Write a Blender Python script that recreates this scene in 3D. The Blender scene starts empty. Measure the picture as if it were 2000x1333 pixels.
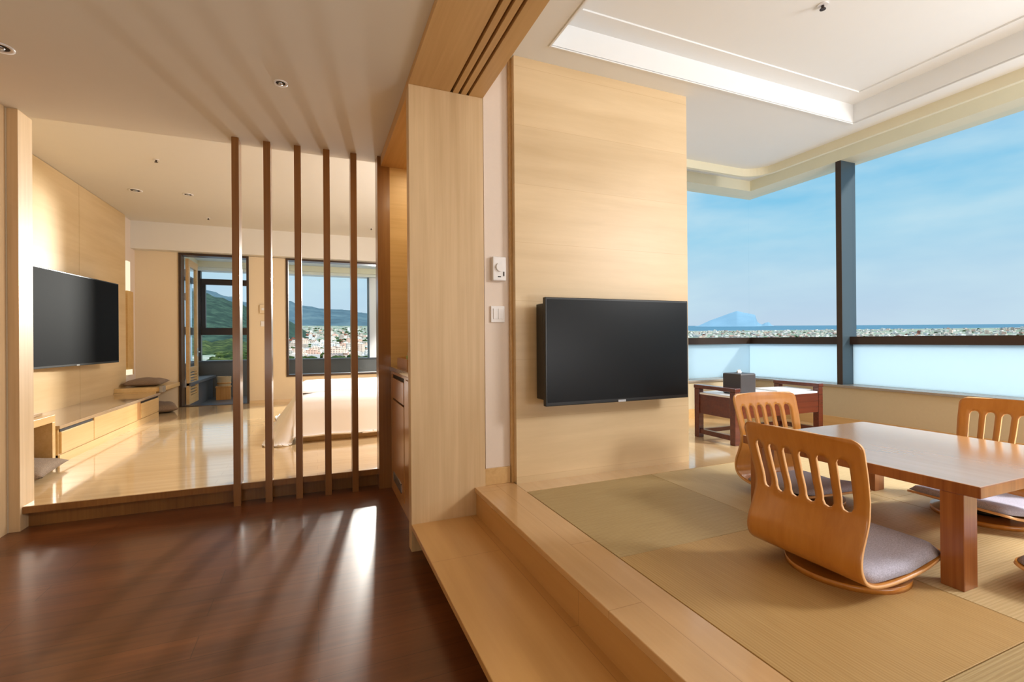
import bpy, bmesh, math, random
from mathutils import Vector, Matrix, noise
random.seed(7)
C = bpy.context.scene.collection
S = bpy.context.scene
R = math.radians
def lin(c):
    o = []
    for v in c:
        v = v / 255.0
        o.append(v / 12.92 if v <= .04045 else ((v + .055) / 1.055) ** 2.4)
    return (o[0], o[1], o[2], 1.0)

# ------------------------------------------------------------------ camera
EYE = 1.2
yaw, pit, rol = R(22.433), R(0.088), R(-0.4392)
fw = Vector((math.sin(yaw) * math.cos(pit), math.cos(yaw) * math.cos(pit), math.sin(pit)))
rt = Vector((math.cos(yaw), -math.sin(yaw), 0)); up = rt.cross(fw)
RT = rt * math.cos(rol) + up * math.sin(rol); UP = up * math.cos(rol) - rt * math.sin(rol)
cam = bpy.data.objects.new('camera', bpy.data.cameras.new('camera')); C.objects.link(cam)
cam.matrix_world = Matrix(((RT.x, UP.x, -fw.x, 0), (RT.y, UP.y, -fw.y, 0), (RT.z, UP.z, -fw.z, EYE), (0, 0, 0, 1)))
cam.data.sensor_width = 36; cam.data.lens = 924.24 * 36 / 2000; cam.data.shift_y = -0.0018
cam.data.clip_start = .05; cam.data.clip_end = 40000
S.camera = cam
vs = S.view_settings
vs.view_transform = 'Standard'; vs.look = 'None'; vs.gamma = 1; vs.use_curve_mapping = False
vs.exposure = 0.0
S.cycles.caustics_reflective = False

# ------------------------------------------------------------------ world
W = bpy.data.worlds.new('sky'); S.world = W; W.use_nodes = True
wt = W.node_tree; wt.nodes.clear()
def wn(t): return wt.nodes.new(t)
tc = wn('ShaderNodeTexCoord'); sep = wn('ShaderNodeSeparateXYZ'); wt.links.new(tc.outputs['Generated'], sep.inputs[0])
rp = wn('ShaderNodeValToRGB'); e = rp.color_ramp.elements
e[0].position = 0.0; e[0].color = lin((200, 217, 235)); e[1].position = 1.0; e[1].color = lin((45, 105, 190))
for p, c in ((.09, (188, 217, 237)), (.19, (158, 213, 239)), (.28, (118, 197, 236)), (.37, (84, 168, 226))):
    k = e.new(p); k.color = lin(c)
k = e.new(.50); k.color = (.25, .52, .85, 1)
k = e.new(.62); k.color = (2.2, 2.4, 2.5, 1)          # overhead sky, out of view, brightened to add daylight indoors
e[len(e) - 1].color = (4.6, 4.8, 5.0, 1)
wt.links.new(sep.outputs['Z'], rp.inputs[0])
mp = wn('ShaderNodeMapping'); mp.inputs['Scale'].default_value = (2.2, 2.2, 7.5); wt.links.new(tc.outputs['Generated'], mp.inputs[0])
nz = wn('ShaderNodeTexNoise'); nz.inputs['Scale'].default_value = 1.6; nz.inputs['Detail'].default_value = 5; nz.inputs['Roughness'].default_value = .5
wt.links.new(mp.outputs[0], nz.inputs['Vector'])
mr = wn('ShaderNodeMapRange'); mr.inputs[1].default_value = .36; mr.inputs[2].default_value = .66; mr.inputs[4].default_value = .75
wt.links.new(nz.outputs['Fac'], mr.inputs[0])
mx = wn('ShaderNodeMixRGB'); mx.inputs[2].default_value = lin((208, 233, 243)); wt.links.new(mr.outputs[0], mx.inputs[0]); wt.links.new(rp.outputs[0], mx.inputs[1])
bg = wn('ShaderNodeBackground'); bg.inputs[1].default_value = 1.0; wt.links.new(mx.outputs[0], bg.inputs[0])
wo = wn('ShaderNodeOutputWorld'); wt.links.new(bg.outputs[0], wo.inputs[0])

# ------------------------------------------------------------------ lights
def light(name, kind, loc, target, energy, color=(1, 1, 1), **kw):
    l = bpy.data.lights.new(name, kind); l.energy = energy; l.color = color
    for k, v in kw.items(): setattr(l, k, v)
    o = bpy.data.objects.new(name, l); C.objects.link(o); o.location = loc
    d = Vector(target) - Vector(loc); o.rotation_euler = d.to_track_quat('-Z', 'Y').to_euler()
    return o
light('sun', 'SUN', (10, -11.7, 10.5), (0, 0, 0), 4.2, (1, .95, .88), angle=R(5))
# unseen strobe inside the tatami room, placed from the television's shadow
light('tatami_room_strobe', 'AREA', (4.3, -.4, 2.5), (2.0, 2.2, .8), 82, (1, .97, .94), shape='RECTANGLE', size=.7, size_y=.6)
light('tatami_room_fill', 'AREA', (2.9, -1.6, .9), (2.8, -.4, 3.0), 62, (.97, .98, 1), shape='RECTANGLE', size=1.6, size_y=1.2)  # unseen fill added behind the camera to brighten the tray ceiling
light('entry_fill', 'AREA', (-.8, -1.9, .9), (-.8, -.6, 2.7), 22, (1, .95, .88), shape='RECTANGLE', size=1.4, size_y=1.0)  # added fill out of view, aimed up to lift the entry ceiling
light('bedroom_fill', 'AREA', (2.3, 5.2, 2.6), (-.6, 6.6, .6), 88, (.98, .98, 1), shape='RECTANGLE', size=1.2, size_y=.8)  # hidden fill added to brighten the bed from its foot side
# low strong light coming in through the bedroom window from beyond the balcony
light('balcony_lamp', 'SPOT', (1.5, 11.42, 2.45), (-.8, 5.0, 1.0), 2500, (1, .95, .86), spot_size=R(60), spot_blend=.4, shadow_soft_size=.16)

# ------------------------------------------------------------------ materials
MATS = {}
def mat(name):
    m = bpy.data.materials.new(name); m.use_nodes = True; MATS[name] = m
    nt = m.node_tree; b = nt.nodes['Principled BSDF']
    return m, nt, b
def plain(name, col, rough=.5, metal=0, spec=.5, coat=0, noise_amt=.03, nscale=8):
    m, nt, b = mat(name)
    b.inputs['Roughness'].default_value = rough; b.inputs['Metallic'].default_value = metal
    b.inputs['Specular IOR Level'].default_value = spec; b.inputs['Coat Weight'].default_value = coat
    t = nt.nodes.new('ShaderNodeTexCoord'); n = nt.nodes.new('ShaderNodeTexNoise'); n.inputs['Scale'].default_value = nscale
    n.inputs['Detail'].default_value = 3
    nt.links.new(t.outputs['Object'], n.inputs['Vector'])
    r = nt.nodes.new('ShaderNodeValToRGB'); c = lin(col)
    r.color_ramp.elements[0].color = tuple(v * (1 - noise_amt) for v in c[:3]) + (1,)
    r.color_ramp.elements[1].color = tuple(min(1, v * (1 + noise_amt)) for v in c[:3]) + (1,)
    nt.links.new(n.outputs['Fac'], r.inputs[0]); nt.links.new(r.outputs[0], b.inputs['Base Color'])
    return m
def wood(name, c1, c2, grain='X', rough=.35, scale=1.0, coat=0.0, plank=None, seam=None, bump=.03, spec=.5, cross=38, pc=(.82, 1.0, .45), crough=.12):
    """fine straight grain along one axis; plank = (row height, board length) adds board seams"""
    m, nt, b = mat(name); N = nt.nodes.new; L = nt.links.new
    b.inputs['Roughness'].default_value = rough; b.inputs['Coat Weight'].default_value = coat; b.inputs['Coat Roughness'].default_value = crough
    b.inputs['Specular IOR Level'].default_value = spec
    t = N('ShaderNodeTexCoord'); mp = N('ShaderNodeMapping')
    sc = {'X': (1.0, cross, cross), 'Y': (cross, 1.0, cross), 'Z': (cross, cross, .8)}[grain]
    mp.inputs['Scale'].default_value = tuple(v * scale for v in sc)
    L(t.outputs['Object'], mp.inputs[0])
    n1 = N('ShaderNodeTexNoise'); n1.inputs['Scale'].default_value = 1.0; n1.inputs['Detail'].default_value = 6; n1.inputs['Roughness'].default_value = .62
    n1.inputs['Distortion'].default_value = .25
    L(mp.outputs[0], n1.inputs['Vector'])
    mp2 = N('ShaderNodeMapping'); mp2.inputs['Scale'].default_value = tuple(v * scale * (.9 if v < 2 else .13) for v in sc)
    L(t.outputs['Object'], mp2.inputs[0])
    n2 = N('ShaderNodeTexNoise'); n2.inputs['Scale'].default_value = 1.0; n2.inputs['Detail'].default_value = 3
    L(mp2.outputs[0], n2.inputs['Vector'])
    ad = N('ShaderNodeMath'); ad.operation = 'ADD'; L(n1.outputs['Fac'], ad.inputs[0]); L(n2.outputs['Fac'], ad.inputs[1])
    hf = N('ShaderNodeMath'); hf.operation = 'MULTIPLY'; hf.inputs[1].default_value = .5; L(ad.outputs[0], hf.inputs[0])
    r = N('ShaderNodeValToRGB'); r.color_ramp.elements[0].position = .34; r.color_ramp.elements[1].position = .66
    r.color_ramp.elements[0].color = lin(c1); r.color_ramp.elements[1].color = lin(c2)
    L(hf.outputs[0], r.inputs[0]); col = r.outputs[0]
    if plank:
        row, length = plank
        bt = N('ShaderNodeTexBrick'); bt.offset = .37; bt.inputs['Scale'].default_value = 1
        bt.inputs['Brick Width'].default_value = length; bt.inputs['Row Height'].default_value = row
        bt.inputs['Mortar Size'].default_value = .0016; bt.inputs['Mortar Smooth'].default_value = .1
        bt.inputs['Color1'].default_value = (pc[0],) * 3 + (1,); bt.inputs['Color2'].default_value = (pc[1],) * 3 + (1,)
        bt.inputs['Mortar'].default_value = (pc[2], pc[2] * .95, pc[2] * .9, 1); bt.inputs['Bias'].default_value = 0
        pm = N('ShaderNodeMapping')
        if seam == 'Y': pm.inputs['Rotation'].default_value = (0, 0, R(90))
        elif seam == 'XZ': pm.inputs['Rotation'].default_value = (R(90), 0, 0)
        L(t.outputs['Object'], pm.inputs[0]); L(pm.outputs[0], bt.inputs['Vector'])
        mm = N('ShaderNodeMixRGB'); mm.blend_type = 'MULTIPLY'; mm.inputs[0].default_value = 1
        L(col, mm.inputs[1]); L(bt.outputs['Color'], mm.inputs[2]); col = mm.outputs[0]
    L(col, b.inputs['Base Color'])
    bp = N('ShaderNodeBump'); bp.inputs['Strength'].default_value = bump; bp.inputs['Distance'].default_value = .002
    L(hf.outputs[0], bp.inputs['Height']); L(bp.outputs[0], b.inputs['Normal'])
    return m
M_PANEL = wood('panel_wood', (204, 176, 134), (228, 202, 162), 'X', .42, .8, cross=11, plank=(.36, 6.0), seam='XZ', pc=(.965, 1, .88))
M_TVW = wood('tv_wall_wood', (204, 172, 122), (226, 198, 152), 'Y', .40, .6, cross=14)
M_PILLAR = wood('pillar_wood', (192, 160, 118), (216, 186, 144), 'Z', .45, 1.2, cross=30)
M_SLAT = wood('slat_wood', (124, 80, 38), (150, 104, 54), 'Z', .28, 1.5, coat=.3)
M_CAB = wood('cabinet_wood', (182, 132, 78), (205, 156, 100), 'Z', .30, 1.2, coat=.3)
M_NICHE = wood('niche_wood', (196, 156, 92), (214, 176, 116), 'X', .4, 1.2)
M_BEAM = wood('beam_wood', (192, 152, 98), (212, 174, 120), 'Y', .4, 1.0)
M_DECK = wood('deck_wood', (214, 182, 134), (234, 206, 162), 'X', .13, .8, cross=16, plank=(.12, 1.9), coat=.7, crough=.07, bump=.008, pc=(.94, 1, .8))
M_STEP = wood('step_wood', (194, 146, 84), (212, 164, 102), 'Y', .32, .8, cross=18, coat=.2, plank=(.42, 1.1), seam='Y', pc=(.96, 1, .75))
M_PLAT = wood('platform_wood', (200, 158, 106), (220, 178, 128), 'Y', .24, .8, cross=18, coat=.5, plank=(.5, 1.3), seam='Y', pc=(.96, 1, .75))
M_PLAT2 = wood('window_side_floor_wood', (204, 168, 120), (222, 188, 142), 'Y', .2, .8, cross=18, coat=1.0, crough=.10, bump=.006)
M_DARK = wood('dark_floor_wood', (88, 46, 22), (126, 74, 38), 'X', .30, 1.2, cross=26, plank=(.152, 1.22), coat=.15)
M_CHAIR = wood('chair_ply', (186, 118, 42), (204, 138, 60), 'Z', .28, 1.0, coat=.4, cross=40)
M_CHAIRE = wood('chair_ply_edge', (226, 172, 116), (240, 192, 140), 'X', .4, 2)
M_TABT = wood('table_top_wood', (204, 152, 98), (222, 174, 122), 'Y', .25, .9, cross=24, coat=1.0, bump=.004, crough=.16)
M_TABL = wood('table_leg_wood', (128, 70, 34), (178, 116, 66), 'Z', .3, 1.5, cross=40, coat=.3)
M_MAHO = wood('mahogany', (72, 28, 18), (104, 46, 28), 'X', .25, 1.4, coat=.4)
M_BENCH = wood('bench_wood', (212, 174, 114), (230, 198, 142), 'Y', .3, 1.0, coat=.3)
M_HINOKI = wood('bath_stool_wood', (206, 140, 70), (228, 168, 98), 'Z', .45, 2)
M_CEIL = plain('ceiling_paint', (222, 217, 208), .85, noise_amt=.01)
M_CEILW = plain('tray_ceiling_paint', (232, 234, 235), .85, noise_amt=.01)
M_WALL = plain('cream_wallpaper', (222, 202, 170), .8, noise_amt=.02, nscale=40)
M_WHITEW = plain('pale_wallpaper', (226, 210, 196), .8, noise_amt=.02, nscale=60)
M_LOWW = plain('beige_low_wallpaper', (192, 176, 146), .8, noise_amt=.04, nscale=50)
M_BTOP = plain('beige_stone', (178, 152, 120), .12, noise_amt=.12, nscale=20, coat=.5)
M_FRAME = plain('window_frame_metal', (62, 46, 36), .35, .3, noise_amt=.04)
M_MULL = plain('mullion_metal', (64, 80, 90), .4, .2)
M_BLACK = plain('tv_black', (12, 13, 15), .35)
M_SLOT = plain('dark_slot', (28, 16, 10), .7)
M_SILVER = plain('silver_metal', (190, 192, 196), .3, .9)
M_STONE = plain('sill_stone', (150, 140, 128), .25, noise_amt=.18, nscale=30)
M_CTOP = plain('counter_stone', (120, 96, 78), .15, noise_amt=.25, nscale=60, coat=.5)
M_SLATE = plain('slate_grey', (96, 100, 106), .35, noise_amt=.2, nscale=6)
M_PARA = plain('parapet_grey', (98, 96, 92), .6, noise_amt=.1, nscale=5)
M_WPLAST = plain('white_plastic', (232, 228, 226), .35, noise_amt=.01)
M_BED = plain('white_duvet', (250, 246, 244), .75, noise_amt=.01)
M_TISS = plain('dark_grey_leather', (66, 62, 64), .38, noise_amt=.08, nscale=90)
M_PAPER = plain('white_paper', (242, 244, 246), .5, noise_amt=.01)
M_CUP = plain('white_porcelain', (222, 226, 224), .2, noise_amt=.01)
M_GREEN = plain('green_porcelain', (150, 160, 84), .3, noise_amt=.05)
M_TERR = plain('balcony_ceiling', (232, 232, 222), .7)
M_CREAMT = plain('balcony_trim', (226, 220, 194), .6)

def fabric(name, col, col2, sc=420):
    m, nt, b = mat(name); N = nt.nodes.new; L = nt.links.new
    b.inputs['Roughness'].default_value = .85; b.inputs['Sheen Weight'].default_value = .05
    t = N('ShaderNodeTexCoord'); n = N('ShaderNodeTexNoise'); n.inputs['Scale'].default_value = sc; n.inputs['Detail'].default_value = 4
    L(t.outputs['Object'], n.inputs['Vector']); r = N('ShaderNodeValToRGB')
    r.color_ramp.elements[0].position = .35; r.color_ramp.elements[1].position = .65
    r.color_ramp.elements[0].color = lin(col); r.color_ramp.elements[1].color = lin(col2)
    L(n.outputs['Fac'], r.inputs[0]); L(r.outputs[0], b.inputs['Base Color'])
    bp = N('ShaderNodeBump'); bp.inputs['Strength'].default_value = .25; bp.inputs['Distance'].default_value = .001
    L(n.outputs['Fac'], bp.inputs['Height']); L(bp.outputs[0], b.inputs['Normal'])
    return m
M_SEAT = fabric('grey_seat_fabric', (160, 158, 176), (192, 190, 208), 260)
M_CUSH = fabric('brown_grey_fabric', (104, 84, 66), (146, 122, 98), 200)

def tatami(name, col, col2):
    m, nt, b = mat(name); N = nt.nodes.new; L = nt.links.new
    b.inputs['Roughness'].default_value = .55; b.inputs['Specular IOR Level'].default_value = .35
    t = N('ShaderNodeTexCoord')
    w = N('ShaderNodeTexWave'); w.wave_type = 'BANDS'; w.bands_direction = 'Y'; w.inputs['Scale'].default_value = 27
    w.inputs['Distortion'].default_value = .25; w.inputs['Detail'].default_value = 1; L(t.outputs['Object'], w.inputs['Vector'])
    mp = N('ShaderNodeMapping'); mp.inputs['Scale'].default_value = (6, 320, 320); L(t.outputs['Object'], mp.inputs[0])
    n = N('ShaderNodeTexNoise'); n.inputs['Scale'].default_value = 1; n.inputs['Detail'].default_value = 3; L(mp.outputs[0], n.inputs['Vector'])
    n2 = N('ShaderNodeTexNoise'); n2.inputs['Scale'].default_value = 3; L(t.outputs['Object'], n2.inputs['Vector'])
    a = N('ShaderNodeMath'); a.operation = 'MULTIPLY_ADD'; L(w.outputs['Fac'], a.inputs[0]); a.inputs[1].default_value = .20
    mlt = N('ShaderNodeMath'); mlt.operation = 'MULTIPLY'; mlt.inputs[1].default_value = .7; L(n.outputs['Fac'], mlt.inputs[0]); L(mlt.outputs[0], a.inputs[2])
    r = N('ShaderNodeValToRGB'); r.color_ramp.elements[0].position = .25; r.color_ramp.elements[1].position = .75
    r.color_ramp.elements[0].color = lin(col); r.color_ramp.elements[1].color = lin(col2)
    L(a.outputs[0], r.inputs[0]); L(r.outputs[0], b.inputs['Base Color'])
    bp = N('ShaderNodeBump'); bp.inputs['Strength'].default_value = .35; bp.inputs['Distance'].default_value = .002
    L(a.outputs[0], bp.inputs['Height']); L(bp.outputs[0], b.inputs['Normal'])
    return m
M_TAT = tatami('tatami_straw', (174, 138, 84), (198, 164, 110))
M_TAT3 = tatami('tatami_pale_sheen', (186, 160, 114), (212, 188, 144))  # sheen of the weave put into a paler straw colour
M_TAT2 = tatami('tatami_green_sheen', (168, 142, 96), (194, 170, 124))  # weave-direction sheen put into the colour as a greener tone

def glass(name, tint=(1, 1, 1), gloss=.08):
    m = bpy.data.materials.new(name); m.use_nodes = True; nt = m.node_tree; nt.nodes.clear(); N = nt.nodes.new; L = nt.links.new
    tr = N('ShaderNodeBsdfTransparent'); tr.inputs[0].default_value = (*tint, 1)
    gl = N('ShaderNodeBsdfGlossy'); gl.inputs['Roughness'].default_value = .01
    lw = N('ShaderNodeLayerWeight'); lw.inputs[0].default_value = .12
    ml = N('ShaderNodeMath'); ml.operation = 'MULTIPLY'; ml.inputs[1].default_value = gloss * 3; L(lw.outputs['Fresnel'], ml.inputs[0])
    mx = N('ShaderNodeMixShader'); L(ml.outputs[0], mx.inputs[0]); L(tr.outputs[0], mx.inputs[1]); L(gl.outputs[0], mx.inputs[2])
    o = N('ShaderNodeOutputMaterial'); L(mx.outputs[0], o.inputs[0]); return m
M_GLASS = glass('clear_glass', (.97, .985, .99), .06)
def frosted():
    m = bpy.data.materials.new('frosted_glass'); m.use_nodes = True; nt = m.node_tree; nt.nodes.clear(); N = nt.nodes.new; L = nt.links.new
    t = N('ShaderNodeBsdfTranslucent'); t.inputs[0].default_value = lin((232, 247, 254))
    d = N('ShaderNodeBsdfDiffuse'); d.inputs[0].default_value = lin((210, 228, 238))
    mx = N('ShaderNodeMixShader'); mx.inputs[0].default_value = .25; L(t.outputs[0], mx.inputs[1]); L(d.outputs[0], mx.inputs[2])
    o = N('ShaderNodeOutputMaterial'); L(mx.outputs[0], o.inputs[0]); return m
M_FROST = frosted()
def lamp_glow(name, col, st):
    m = bpy.data.materials.new(name); m.use_nodes = True; nt = m.node_tree; nt.nodes.clear()
    e = nt.nodes.new('ShaderNodeEmission'); e.inputs[0].default_value = lin(col); e.inputs[1].default_value = st
    o = nt.nodes.new('ShaderNodeOutputMaterial'); nt.links.new(e.outputs[0], o.inputs[0]); return m
M_BULB = lamp_glow('bulb_glow', (255, 226, 180), 6)

# ------------------------------------------------------------------ helpers
def link_bm(name, bm, m, parent=None, smooth=False, mats=None):
    me = bpy.data.meshes.new(name); bmesh.ops.recalc_face_normals(bm, faces=bm.faces); bm.to_mesh(me); bm.free()
    o = bpy.data.objects.new(name, me); C.objects.link(o)
    for k in (mats or [m]): me.materials.append(k)
    if smooth:
        for p in me.polygons: p.use_smooth = True
    if parent is not None: o.parent = parent
    return o
def add_box(bm, a, b, bev=0):
    g = bmesh.ops.create_cube(bm, size=1)
    vs_ = g['verts']
    c = [(a[i] + b[i]) / 2 for i in range(3)]; s = [abs(b[i] - a[i]) for i in range(3)]
    for v in vs_: v.co = Vector((v.co.x * s[0] + c[0], v.co.y * s[1] + c[1], v.co.z * s[2] + c[2]))
    if bev:
        es = list({e for v in vs_ for e in v.link_edges})
        bmesh.ops.bevel(bm, geom=es, offset=bev, segments=2, affect='EDGES', profile=.5)
def add_cyl(bm, c, r, h, seg=32, r2=None, axis='Z'):
    g = bmesh.ops.create_cone(bm, cap_ends=True, segments=seg, radius1=r, radius2=r if r2 is None else r2, depth=h)
    rot = {'Z': Matrix(), 'Y': Matrix.Rotation(R(90), 4, 'X'), 'X': Matrix.Rotation(R(90), 4, 'Y')}[axis]
    bmesh.ops.transform(bm, matrix=Matrix.Translation(c) @ rot, verts=g['verts'])
def box(name, a, b, m, parent=None, bev=0):
    bm = bmesh.new(); add_box(bm, a, b, bev); return link_bm(name, bm, m, parent)
def boxes(name, lst, m, parent=None, bev=0):
    bm = bmesh.new()
    for a, b in lst: add_box(bm, a, b, bev)
    return link_bm(name, bm, m, parent)
def cyl(name, c, r, h, m, parent=None, seg=32, axis='Z', r2=None):
    bm = bmesh.new(); add_cyl(bm, c, r, h, seg, r2, axis); o = link_bm(name, bm, m, parent)
    for p in o.data.polygons:
        if len(p.vertices) == 4: p.use_smooth = True
    return o
def struct(o): o['kind'] = 'structure'; return o
def tag(o, label, cat, group=None):
    o['label'] = label; o['category'] = cat
    if group: o['group'] = group
    return o
def empty(name, loc, label, cat, rz=0, group=None):
    o = bpy.data.objects.new(name, None); C.objects.link(o); o.location = loc; o.rotation_euler = (0, 0, rz); o.empty_display_size = .1
    return tag(o, label, cat, group)
def sbox(name, a, b, m, bev=0): return struct(box(name, a, b, m, None, bev))
def part_label(o, l): o['label'] = l; return o

# ------------------------------------------------------------------ structure: entry hall
sbox('floor_entry', (-2.1, -2.7, -.1), (.95, 4.09, 0), M_DARK)
sbox('ceiling_entry', (-2.1, -2.7, 2.70), (.49, 4.11, 3.20), M_CEIL)
sbox('wall_left_entry', (-2.1, -2.7, 0), (-1.86, 3.985, 2.70), M_WALL)
sbox('wall_back', (-2.1, -2.9, 0), (5.1, -2.7, 3.3), M_WALL)
# door frame on the left wall, cut by the picture's edge
d1 = struct(boxes('door_1', [((-1.86, 3.88, 0), (-1.815, 3.985, 2.70)), ((-1.86, 2.9, 2.60), (-1.825, 3.88, 2.70)), ((-1.86, 2.9, 0), (-1.825, 3.88, .12))], M_PILLAR))
box('door_panel', (-1.86, 2.9, .12), (-1.842, 3.88, 2.60), M_CAB, d1)
sbox('wall_front_bedroom', (-2.9, 3.99, 0), (-1.81, 4.16, 3.10), M_WALL)
sbox('trim_1', (-1.81, 3.99, 0), (-1.755, 4.157, 2.70), M_PILLAR, .002)   # wooden end post of the left wall
# raised bedroom floor: thin nosing over a set-back riser
sbox('floor_bedroom', (-2.7, 4.02, .105), (2.7, 9.16, .15), M_DECK)
sbox('trim_2', (-1.80, 4.085, 0), (.56, 4.12, .105), M_SLAT)  # riser in the darker slat wood, its shade put into the colour
sbox('nosing_shade_strip', (-1.755, 4.014, .105), (.462, 4.02, .147), M_SLAT)  # dark strip added on the nosing front, shade painted as wood tone
# ------------------------------------------------------------------ structure: bedroom
sbox('ceiling_bedroom', (-2.9, 4.11, 3.09), (2.8, 9.3, 3.20), M_CEIL)
sbox('ceiling_bulkhead', (-2.8, 8.97, 2.66), (2.8, 9.35, 3.09), M_CEIL)
sbox('wall_left_bedroom', (-2.9, 4.16, .15), (-2.64, 9.16, 3.09), M_WHITEW)
sbox('trim_3', (-2.64, 4.16, .15), (-2.60, 7.15, 3.085), M_TVW)          # veneer panels behind the bedroom television
sbox('trim_4', (-2.64, 7.156, .15), (-2.60, 8.62, 3.085), M_TVW)
sbox('wall_right_bedroom', (2.6, 4.1, .15), (2.8, 9.2, 3.09), M_WALL)
# far wall around door and window
fw_b = [((-2.8, 9.15, .15), (-2.06, 9.33, 2.66)), ((-1.06, 9.15, .15), (-.49, 9.33, 2.66)), ((-.49, 9.15, .15), (1.75, 9.33, .585)),
        ((1.75, 9.15, .15), (2.8, 9.33, 2.66)), ((-2.06, 9.15, 2.655), (1.75, 9.33, 2.665))]
struct(boxes('wall_far_bedroom', fw_b, M_WALL))
struct(boxes('baseboard_far', [((-1.06, 9.138, .15), (1.75, 9.15, .20))], M_DECK))
# ------------------------------------------------------------------ central wall mass between the rooms
sbox('wall_centre', (1.13, 2.72, .32), (2.44, 4.09, 3.05), M_WHITEW)
sbox('wall_centre_return', (.945, 2.72, .32), (1.13, 2.95, 2.94), M_WHITEW)
sbox('baseboard_centre', (.935, 2.705, .32), (1.10, 2.72, .42), M_BEAM, .002)
sbox('trim_5', (.49, 2.70, 0), (.935, 2.775, 2.66), M_PILLAR, .002)      # wide veneered pillar
sbox('trim_6', (1.123, 2.66, .32), (2.467, 2.72, 2.94), M_PANEL)        # veneered wall panel behind the television
sbox('trim_7', (1.105, 2.70, .32), (1.123, 2.72, 2.94), M_BEAM)
# beam with three sliding door tracks
bs = []
gx = [.742, .791, .840]; gw = .017; x0 = .49
for g in gx: bs.append(((x0, -2.7, 2.66), (g - gw / 2, 2.775, 2.70))); x0 = g + gw / 2
bs.append(((x0, -2.7, 2.66), (.936, 2.775, 2.70))); bs.append(((.49, -2.7, 2.70), (.936, 2.775, 3.2)))
struct(boxes('ceiling_beam', bs, M_BEAM))
# ------------------------------------------------------------------ steps and tatami platform
sbox('step_tread', (.49, -2.7, .128), (.89, 2.70, .157), M_STEP, .003)
sbox('step_riser', (.60, -2.7, 0), (.63, 2.70, .128), M_BEAM)
sbox('platform_riser', (.876, -2.7, .157), (.91, 2.72, .30), M_STEP)
PB = []
sbox('platform_nosing', (.868, -2.7, .29), (1.118, 2.66, .32), M_PLAT, .003)
sbox('floor_tatami_room', (.90, -2.7, .20), (4.78, 4.12, .302), M_PLAT)
sbox('floor_tatami_room_border', (1.118, 2.502, .302), (4.73, 4.08, .32), M_PLAT2)
sbox('floor_tatami_room_sideboard', (3.762, -2.7, .302), (4.73, 2.502, .32), M_PLAT)
sbox('platform_return', (.868, 2.66, .29), (1.123, 2.72, .32), M_PLAT)
# ------------------------------------------------------------------ tatami room ceiling
def slab_ring(name, outer, inner, z0, z1, m):
    (ax, ay, bx, by), (cx, cy, dx, dy) = outer, inner
    return struct(boxes(name, [((ax, ay, z0), (cx, by, z1)), ((dx, ay, z0), (bx, by, z1)), ((cx, ay, z0), (dx, cy, z1)), ((cx, dy, z0), (dx, by, z1))], m))
slab_ring('ceiling_tatami_room', (.936, -2.7, 4.24, 3.58), (1.29, -1.6, 4.04, 2.487), 2.94, 3.09, M_CEILW)
slab_ring('ceiling_tray', (.936, -2.7, 4.24, 3.58), (1.42, -1.45, 3.885, 2.345), 3.09, 3.10, M_CEILW)
sbox('ceiling_tray_centre', (.936, -2.7, 3.10), (4.30, 3.6, 3.3), M_CEILW)
# thin bead at the tray's lower edge
slab_ring('trim_8', (1.28, -1.61, 4.05, 2.497), (1.29, -1.6, 4.04, 2.487), 2.932, 2.942, M_CEILW)
# curtain pelmet with rounded corner and the pocket behind it
def pelmet():
    bm = bmesh.new(); path = [(1.6, 3.58)]; r = .22; cx, cy = 4.24 - r, 3.58 - r
    pts = [(2.44, 3.58)] + [(cx + r * math.sin(R(a)), cy + r * math.cos(R(a))) for a in range(0, 91, 9)] + [(4.24, -2.7)]
    th = .035; o_ = []
    for i, p in enumerate(pts):
        a = Vector(pts[max(i - 1, 0)]); b = Vector(pts[min(i + 1, len(pts) - 1)]); d = (b - a).normalized(); n = Vector((-d.y, d.x))
        o_.append((Vector(p), Vector(p) + n * th))
    rows = []
    for a, b in o_: rows.append([bm.verts.new((a.x, a.y, 2.862)), bm.verts.new((a.x, a.y, 2.96)), bm.verts.new((b.x, b.y, 2.96)), bm.verts.new((b.x, b.y, 2.862))])
    for i in range(len(rows) - 1):
        for k in range(4): bm.faces.new((rows[i][k], rows[i + 1][k], rows[i + 1][(k + 1) % 4], rows[i][(k + 1) % 4]))
    bm.faces.new(rows[0]); bm.faces.new(rows[-1])
    return struct(link_bm('trim_9', bm, M_CREAMT))
pelmet()
M_PEL = M_CREAMT
struct(boxes('ceiling_pocket', [((4.22, -2.7, 3.06), (5.2, 4.5, 3.3)), ((2.4, 3.56, 3.06), (4.22, 4.5, 3.3))], M_CEILW))
struct(boxes('trim_10', [((4.76, -2.7, 2.94), (5.05, 4.36, 3.07)), ((2.4, 4.10, 2.94), (4.76, 4.36, 3.07))], M_CREAMT))
# ------------------------------------------------------------------ low window walls, sill, baseboards
sbox('wall_right', (4.73, -2.7, .2), (5.05, 4.36, .712), M_LOWW)
sbox('wall_far_tatami_room', (2.44, 4.08, .2), (4.73, 4.36, .712), M_LOWW)
sbox('baseboard_right', (4.718, -2.7, .32), (4.73, 4.08, .42), M_BEAM)
sbox('baseboard_far_tatami_room', (2.44, 4.068, .32), (4.718, 4.08, .42), M_BEAM)
struct(boxes('trim_11', [((4.715, -2.7, .712), (5.06, 4.37, .735)), ((2.44, 4.065, .712), (4.715, 4.37, .735))], M_STONE, None, .002))
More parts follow.
